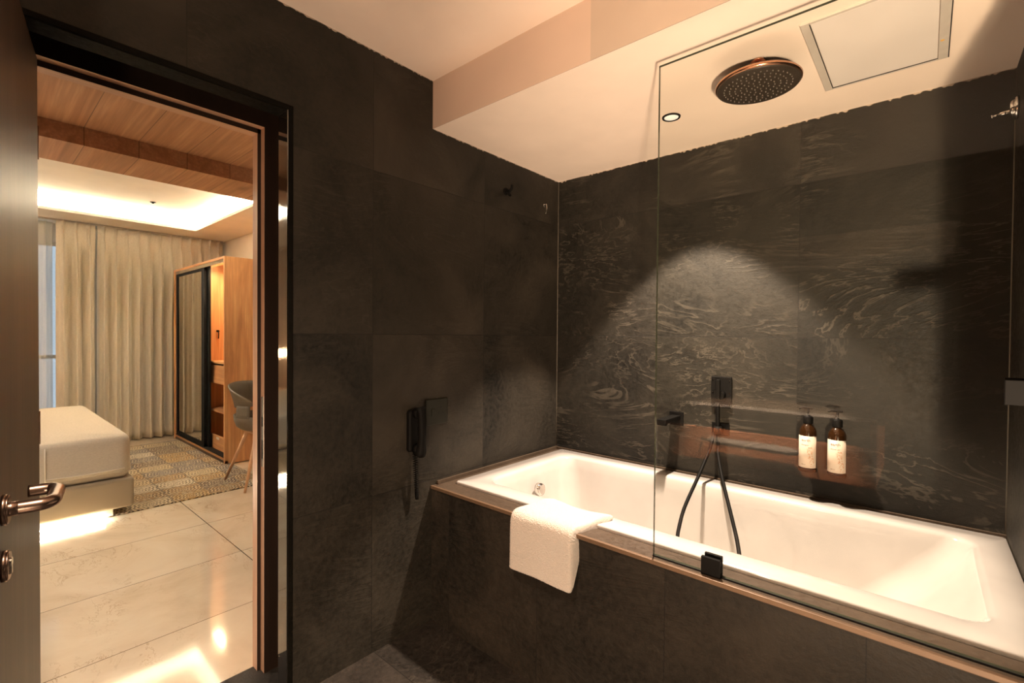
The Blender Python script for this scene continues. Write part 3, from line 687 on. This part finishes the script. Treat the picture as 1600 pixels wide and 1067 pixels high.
lw = thing('fill_globe', 'added unseen fill lamp, clear glass globe on a short bronze stem beside the vanity', 'lamp', (.575, -.90, 0))  # body of the added globe fill light
MB().lathe((0, 0, 0), [(.08, 0), (.08, .012), (.012, .02), (.012, .165), (.03, .168)], 32).build('base', 'bronze', lw)
MB().lathe((0, 0, .30), [(.128 * math.sin(a_), -.128 * math.cos(a_)) for a_ in [PI * (i + .3) / 20.6 for i in range(21)]], 40).build('globe', 'windowglass', lw)
ul = thing('fill_uplight', 'added unseen fill uplight, small black cylinder next to the globe fill lamp', 'lamp', (.66, -.95, 0))  # body of the added upward fill spot
MB().lathe((0, 0, 0), [(.05, 0), (.05, .28), (.046, .28), (.044, .25)], 32).build('housing', 'black', ul)
downlight(D3[0], D3[1], ZC, 'small round downlight in the ceiling over the vanity')

# ================================================================== BEDROOM shell
BX0, BY0, BY1, BZ = -7.25, -1.45, 2.22, 2.45
MB().box(BX0 - .1, -1.845, BY0 - .1, BY1 + .1, -.1, 0).build('floor', 'marble', kind='structure')
MB().box(BX0, XW, BY1, BY1 + .1, 0, 2.8).build('wall_right', 'plaster', kind='structure')
MB().box(BX0, XW, BY0 - .1, BY0, 0, 2.8).build('wall_left', plain('textured_wallpaper', (.50, .36, .26), .7, 0, 60, .4), kind='structure')
wy0, wy1, wz0, wz1 = -.9, .95, .25, 2.25
m = MB(); m.box(BX0 - .15, BX0, BY0, wy0, 0, 2.8); m.box(BX0 - .15, BX0, wy1, BY1, 0, 2.8); m.box(BX0 - .15, BX0, wy0, wy1, 0, wz0); m.box(BX0 - .15, BX0, wy0, wy1, wz1, 2.8)
m.build('wall_far', 'plaster', kind='structure')
wn = thing('window_1', None, None, (BX0 - .08, .02, wz0), kind='structure'); L = local(wn)
m = MB()
for y in (wy0 + .02, .02, .72, wy1 - .02): lb(m, BX0 - .11, BX0 - .05, y - .02, y + .02, wz0, wz1, L)
for z in (wz0 + .02, .98, wz1 - .02): lb(m, BX0 - .108, BX0 - .052, wy0, wy1, z - .02, z + .02, L)
m.build('window_frame', 'hatchframe', wn)
m = MB(); lb(m, BX0 - .083, BX0 - .077, wy0, wy1, wz0, wz1, L); m.build('pane', 'windowglass', wn)
# entry: dropped plank ceiling and beam
MB().box(-3.55, XW, BY0, BY1, 2.40, 2.8).build('ceiling', 'ceilwood', kind='structure')
MB().box(-4.0, -3.55, BY0, BY1, 2.30, 2.8).build('trim_8', 'ceilwood', kind='structure')
# main ceiling with raised tray and light pocket
PK = .13
m = MB()
m.box(BX0, TX0, BY0, BY1, TZ, TZ + .03); m.box(TX1, -4.0, BY0, BY1, TZ, TZ + .03); m.box(TX0, TX1, TY1, BY1, TZ, TZ + .03); m.box(TX0, TX1, BY0, TY0, TZ, TZ + .03)
m.box(BX0, -4.0, BY0, BY1, 2.62, 2.72)
m.box(TX0 - PK - .02, TX0 - PK, TY0 - PK, TY1 + PK, TZ + .03, 2.62); m.box(TX1 + PK, TX1 + PK + .02, TY0 - PK, TY1 + PK, TZ + .03, 2.62)
m.box(TX0 - PK, TX1 + PK, TY1 + PK, TY1 + PK + .02, TZ + .03, 2.62); m.box(TX0 - PK, TX1 + PK, TY0 - PK - .02, TY0 - PK, TZ + .03, 2.62)
m.build('ceiling', 'plaster', kind='structure')
def led(name, x0, x1, y0, y1, z, label):
    o = thing(name, label, 'light strip', ((x0 + x1) / 2, (y0 + y1) / 2, z))
    hx, hy = (x1 - x0) / 2, (y1 - y0) / 2
    MB().box(-hx, hx, -hy, hy, 0, .006).build('strip', 'led', o)
led('led_strip', TX0 - .075, TX0 - .06, TY0, TY1, TZ + .03, 'warm light strip in the ceiling tray on the curtain side')
led('led_strip', TX1 + .06, TX1 + .075, TY0, TY1, TZ + .03, 'warm light strip in the ceiling tray on the bathroom side')
led('led_strip', TX0, TX1, TY1 + .06, TY1 + .075, TZ + .03, 'warm light strip in the ceiling tray above the wardrobe side')
led('led_strip', TX0, TX1, TY0 - .075, TY0 - .06, TZ + .03, 'warm light strip in the ceiling tray above the headboard side')
spk = thing('sprinkler', 'tiny dark sprinkler in the raised bedroom ceiling', 'sprinkler', (-6.10, 1.275, 2.62))
MB().lathe((0, 0, 0), [(.026, -.001), (.026, -.004), (.012, -.007), (.008, -.016)], 20).build('sprinkler_body', 'blackplastic', spk)

# curtains
def curtain(name, y0, y1, x, ztop, zbot, npl, mat, label, amp=.075, x_shift=0, header=True, seed=1, lean=0):
    rnd = random.Random(seed); nu = npl * 18; nv = 34; H = ztop - zbot
    rows = []
    ph = [rnd.uniform(-.25, .25) for _ in range(npl + 2)]; am = [rnd.uniform(.85, 1.12) for _ in range(npl + 2)]
    for j in range(nv + 1):
        t = j / nv; d = H * t; row = []          # d below the top
        pinch = math.exp(-((d - .13) / .07) ** 2) if header else 0
        for i in range(nu + 1):
            u = i / nu * npl; q = int(min(u, npl - 1e-6)); f = u - q - .5      # f in -.5...5, pinch at centre
            grow = .35 + .65 * min(1, max(0, (d - .10)) / .35)
            wave = (math.cos(2 * PI * f) + .22 * math.cos(6 * PI * f)) * am[q]
            # pleats: sharp fold at centre near the top, round flutes below
            fold = math.exp(-(f / .10) ** 2) * (1 + .35 * math.cos(f * 75)) if header else 0
            head = (fold * (1 - .55 * pinch)) * max(0, 1 - max(0, d - .12) / .9)
            low = wave * min(1, max(0, d - .08) / .5)
            xx = amp * (.8 * head + .72 * low * grow) + .006 * math.sin(u * 2.1 + t * 3)
            yv = y0 + (y1 - y0) * (u / npl) + .004 * t * math.sin(ph[q] * 9 + q) - (pinch * .35 * f * (y1 - y0) / npl if abs(f) < .25 else 0) + lean * t
            row.append(Vector((xx, yv - (y0 + y1) / 2, -d)))
        rows.append(row)
    mb = MB(); mb.loft(rows, close=False)
    o = mb.build(name, mat, loc=(x + x_shift, (y0 + y1) / 2, ztop), label=label, cat='curtain')
    so_ = o.modifiers.new('solid', 'SOLIDIFY'); so_.thickness = .003
    return o
curtain('curtain', .612, .925, -6.90, 2.43, .03, 3, 'curtain', 'narrow beige curtain panel left of the dark gap, beside the sheer', seed=3)
curtain('curtain', .945, 2.185, -6.92, 2.43, .015, 12, 'curtain', 'wide beige pinch-pleat curtain hanging behind the wardrobe', seed=8)
curtain('sheer_curtain', -.6, .60, -7.06, 2.43, .03, 11, 'sheer', 'sheer white curtain over the window left of the beige curtains', amp=.03, seed=5)
ct = thing('curtain_rail', 'slim white curtain rail along the bedroom ceiling', 'curtain rail', (-6.93, .8, TZ))
MB().box(-.012, .012, -1.5, 1.39, -.018, 0).build('rail', 'hatchframe', ct)

# outside the window
ob_ = thing('building', 'pale blue building across the street outside the window', 'building', (-13, 1, -3))
MB().box(-1, 1, -6, 6, 0, 14).build('facade', 'facade', ob_)
for zi in range(5):
    for yi in range(6): MB().box(.98, 1.05, -5 + yi * 1.8, -4 + yi * 1.8, 2 + zi * 2, 3.3 + zi * 2).build('window', 'facadewin', ob_)

# carpet
MB().box(-6.56, -4.17, -1.2, 1.66, 0, .010, .003).build('carpet', 'carpet', label='patchwork patterned carpet lying in front of the wardrobe', cat='carpet')

# bed
bed = thing('bed', 'double bed with cream bedspread and taupe upholstered base', 'bed', (-5.12, -.30, 0)); L = local(bed)
bx0, bx1, by0, by1 = -6.10, -4.12, -1.36, .755
m = MB(); lb(m, bx0, bx1, by0, by1, .060, .262, L, bev=.022, seg=4); m.build('base', 'bedbase', bed)
m = MB(); lb(m, bx0 + .08, bx1 - .045, by0, by1 - .11, .010, .064, L); m.build('plinth', 'plinth', bed)
m = MB(); lb(m, bx0 + .03, bx1 - .03, by0, by1 - .02, .255, .50, L, bev=.05, seg=5); m.build('mattress', 'bedhem', bed)
def spread(x0, x1, y0, y1, top, bottom, r, seed, wob=.008):
    rnd = random.Random(seed); mb = MB(); rings = []
    def ring(inset, z, wv=0):
        out = []; n = 14; rr = max(.01, r - inset)
        cs = ((x1, y1, 0), (x0, y1, 90), (x0, y0, 180), (x1, y0, 270))
        corners = []
        for cx, cy, a0 in cs:
            sx = -1 if cx == x1 else 1; sy = -1 if cy == y1 else 1
            corners.append([(cx + sx * (inset + rr) + rr * math.cos(math.radians(a0 + 90 * i / 6)), cy + sy * (inset + rr) + rr * math.sin(math.radians(a0 + 90 * i / 6))) for i in range(7)])
        for c in range(4):
            out += corners[c]; a = corners[c][-1]; b = corners[(c + 1) % 4][0]
            for i in range(1, 24): out.append((a[0] + (b[0] - a[0]) * i / 24, a[1] + (b[1] - a[1]) * i / 24))
        res = []
        for i, (x, y) in enumerate(out):
            k_ = wv * (math.sin(i * .55 + seed) * .6 + math.sin(i * 1.27) * .4)
            d = Vector((x - (x0 + x1) / 2, y - (y0 + y1) / 2)); d.normalize()
            res.append(Vector((x + d.x * k_ - L.x, y + d.y * k_ - L.y, z + wv * .5 * math.sin(i * .31 + 2))))
        return res
    for ins, z, wv in ((-.006, bottom, wob), (-.004, bottom + .03, wob * .9), (0, bottom + .10, wob * .5), (0, top - .07, .001), (.004, top - .035, 0), (.016, top - .012, 0), (.038, top, 0), (.25, top + .006, 0), (.8, top + .008, 0)):
        rings.append(ring(ins, z, wv))
    mb.loft(rings, cap1=True); return mb
o = spread(bx0 + .01, bx1 - .004, by0, by1 - .012, .560, .305, .075, 2).build('bedspread', 'bedspread', bed)
so_ = o.modifiers.new('solid', 'SOLIDIFY'); so_.thickness = .008
m = MB()   # stitched border seam down the side and round the hem
m.tube([Vector((bx1 + .004, .310, .53)) - L, Vector((bx1 + .005, .310, .42)) - L, Vector((bx1 + .008, .310, .31)) - L], .0035, 8)
m.tube([Vector((bx1 + .006, y, .335 + .004 * math.sin(y * 9))) - L for y in [.310 + .03 * i for i in range(14)]], .0028, 8)
m.build('seam', 'bedhem', bed)
m = MB(); lb(m, bx0 - .1, bx1 + .1, BY0 + .003, BY0 + .08, .1, 1.15, L, bev=.02); m.build('headboard', 'bedbase', bed)
led('led_strip', -4.150, -4.140, -1.2, .60, .012, 'bright light strip glowing on the floor under the bed edge')
# bedside lamp (mirrored in the polished door reveal)
ns = thing('nightstand', 'wooden bedside table beyond the bed by the headboard wall', 'bedside table', (-6.55, -1.22, .011))
MB().box(-.22, .22, -.2, .2, .1, .5, .004).build('body', 'oakX', ns); MB().box(-.2, .2, .2, .215, .14, .46, .002).build('drawer', 'oakX', ns)
for sx in (-.19, .19):
    for sy in (-.17, .17): MB().cyl((sx, sy, 0), (sx, sy, .1), .015, n=12).build('leg', 'legwood', ns)
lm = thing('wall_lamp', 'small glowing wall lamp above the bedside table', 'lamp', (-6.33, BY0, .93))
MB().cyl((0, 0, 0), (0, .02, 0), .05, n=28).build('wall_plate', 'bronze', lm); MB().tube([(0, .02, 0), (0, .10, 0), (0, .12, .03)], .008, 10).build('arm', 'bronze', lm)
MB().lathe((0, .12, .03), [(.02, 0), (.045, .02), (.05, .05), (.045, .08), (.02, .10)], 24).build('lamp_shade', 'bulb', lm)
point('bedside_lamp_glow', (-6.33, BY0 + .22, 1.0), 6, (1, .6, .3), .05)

# wardrobe
wx0, wx1, wy, wyb, wz = -6.70, -5.02, 1.600, 2.16, 1.993
wd = thing('wardrobe', 'oak wardrobe with black-framed sliding mirror door left half open', 'wardrobe', ((wx0 + wx1) / 2, wy, 0)); L = local(wd)
T = .022
m = MB(); lb(m, wx1 - T, wx1, wy, wyb, .008, wz, L, bev=.0015); m.build('side_panel', 'oak', wd)
m = MB(); lb(m, wx0, wx0 + T + .02, wy, wyb, .008, wz, L, bev=.0015); m.build('side_panel', 'oak', wd)
m = MB(); lb(m, wx0 + T, wx1 - T, wy, wyb, wz - T, wz, L, bev=.0015); m.build('top_panel', 'oakX', wd)
m = MB(); lb(m, wx0 + T, wx1 - T, wyb - .012, wyb, .06, wz - T, L); m.build('back_panel', 'oak', wd)
m = MB(); lb(m, wx0 + T, wx1 - T, wy + .01, wyb, .030, .060, L, bev=.001); m.build('bottom_panel', 'oakX', wd)
m = MB(); lb(m, wx0, wx1, wy + .004, wy + .03, .012, .036, L); m.build('plinth', 'darkwood', wd)
dx = -5.75
m = MB(); lb(m, dx - T, dx, wy + .085, wyb - .012, .06, wz - T, L, bev=.001); m.build('partition', 'oak', wd)
for z in (.955, .452):
    m = MB(); lb(m, dx, wx1 - T, wy + .09, wyb - .012, z - .011, z + .011, L, bev=.001); m.build('shelf', 'oakX', wd)
m = MB(); lb(m, dx + .002, wx1 - T - .002, wy + .095, wyb - .05, .735, .925, L, bev=.001); m.build('drawer', 'oakX', wd)
m = MB(); lb(m, dx - .10, wx1 - T - .002, wy + .08, wy + .10, .06, .20, L, bev=.001); bd = m.build('drawer', 'oakX', wd)
m = MB(); lb(m, -5.50, -5.42, wy + .077, wy + .081, .165, .19, L, bev=.001); m.build('tag', 'hatch', bd, label='white tag')
m = MB(); lb(m, wx0 + T, wx1 - T, wy + .006, wy + .070, wz - T - .035, wz - T, L, bev=.001); m.build('top_track', 'chrome', wd)
m = MB(); lb(m, wx0 + T, wx1 - T, wy + .006, wy + .070, .060, .068, L); m.build('bottom_track', 'black', wd)
m = MB(); lb(m, -5.72, -5.12, wy + .105, wy + .120, wz - T - .012, wz - T, L); m.build('light_bar', 'led', wd, label='glowing light bar')
# sliding mirror door
sx0, sx1 = wx0 + .045, -5.655
sd = None
m = MB(); lb(m, sx0, sx0 + .055, wy + .012, wy + .040, .07, wz - T - .03, L, bev=.001); lb(m, sx1 - .085, sx1, wy + .012, wy + .040, .07, wz - T - .03, L, bev=.001); lb(m, sx0, sx1, wy + .013, wy + .039, .07, .11, L); lb(m, sx0, sx1, wy + .013, wy + .039, wz - T - .06, wz - T - .03, L)
sd = m.build('sliding_door', 'black', wd, label='black door frame')
m = MB(); lb(m, sx0 + .05, sx1 - .08, wy + .020, wy + .030, .10, wz - T - .055, L); m.build('mirror', 'mirror', sd)
m = MB(); lb(m, sx1 - .01, sx1 + .05, wy + .044, wy + .062, .07, wz - T - .03, L, bev=.001); m.build('sliding_door', 'black', wd)
m = MB(); m.cyl(Vector((-5.735, wy + .16, 1.28)) - L, Vector((-5.70, wy + .16, 1.28)) - L, .012, n=14); m.tube([Vector((-5.70, wy + .16, 1.28)) - L, Vector((-5.69, wy + .16, 1.26)) - L, Vector((-5.70, wy + .16, 1.20)) - L], .006, 8); m.build('coat_hook', 'black', wd)
for x in (wx0 + .04, -5.9, wx1 - .03):
    MB().cyl(Vector((x, wy + .03, 0)) - L, Vector((x, wy + .03, .014)) - L, .014, n=12).build('foot', 'black', wd)

# chair
chx, chy = -4.22, 1.655
ch = thing('tub_chair', 'grey moulded plastic chair with splayed beech legs beside the wardrobe', 'chair', (chx, chy, 0))
def shell_ring(z, r, a0, a1, n=26, ry=1.0, th=.006, fwd=0):
    return [Vector((r * math.cos(a) + fwd, r * ry * math.sin(a), z)) for a in [a0 + (a1 - a0) * i / n for i in range(n + 1)]]
m = MB()       # bucket seat
rings = []
for z, r in ((.452, .06), (.456, .14), (.468, .19), (.495, .222), (.535, .236), (.585, .243)):
    rings.append([Vector((r * math.cos(a), r * .96 * math.sin(a), z + (.0 if r < .2 else .035 * max(0, -math.sin(a + PI * .5)) * 0))) for a in [2 * PI * i / 40 for i in range(40)]])
vsr = m.loft(rings, cap0=True)
o = m.build('seat', 'chair', ch); so_ = o.modifiers.new('solid', 'SOLIDIFY'); so_.thickness = .010
m = MB(); rings = []   # wrap-round back, highest on the left, open at the front (+X +Y side)
ca = math.radians(205)
for t in (0, .2, .4, .6, .8, 1):
    row = []
    for i in range(41):
        s_ = (i / 40 - .5) * 2; a = ca + s_ * math.radians(112)
        hi = .845 - .13 * abs(s_) ** 2.2; lo = .655 - .03 * (1 - abs(s_)) + .02 * abs(s_)
        z = lo + (hi - lo) * t; r = .232 + .050 * t ** 1.3
        row.append(Vector((r * math.cos(a), r * .96 * math.sin(a), z)))
    rings.append(row)
m.loft(rings, close=False); o = m.build('backrest', 'chair', ch); so_ = o.modifiers.new('solid', 'SOLIDIFY'); so_.thickness = .010
m = MB(); rings = []   # arms joining seat to backrest
for sg in (-1, 1):
    rings = []
    for t in (0, .25, .5, .75, 1):
        rings.append([Vector(((.243 - .008 * t) * math.cos(a), (.243 - .008 * t) * .96 * math.sin(a), .575 + .10 * t)) for a in [ca + sg * math.radians(q) for q in (68, 74, 80, 86, 92, 98, 104)]])
    m = MB(); m.loft(rings, close=False)
    o = m.build('armrest', 'chair', ch); so_ = o.modifiers.new('solid', 'SOLIDIFY'); so_.thickness = .010
m = MB(); m.box(-.13, .13, -.13, .13, .434, .450, .006); m.build('seat_plate', 'legwood', ch)
for fx, fy in ((-.275, -.221), (.190, -.227), (-.20, .25), (.22, .24)):
    MB().tube([(fx, fy, 0), (fx * .42, fy * .42, .44)], [.0095, .0175], 16).build('leg', 'legwood', ch)
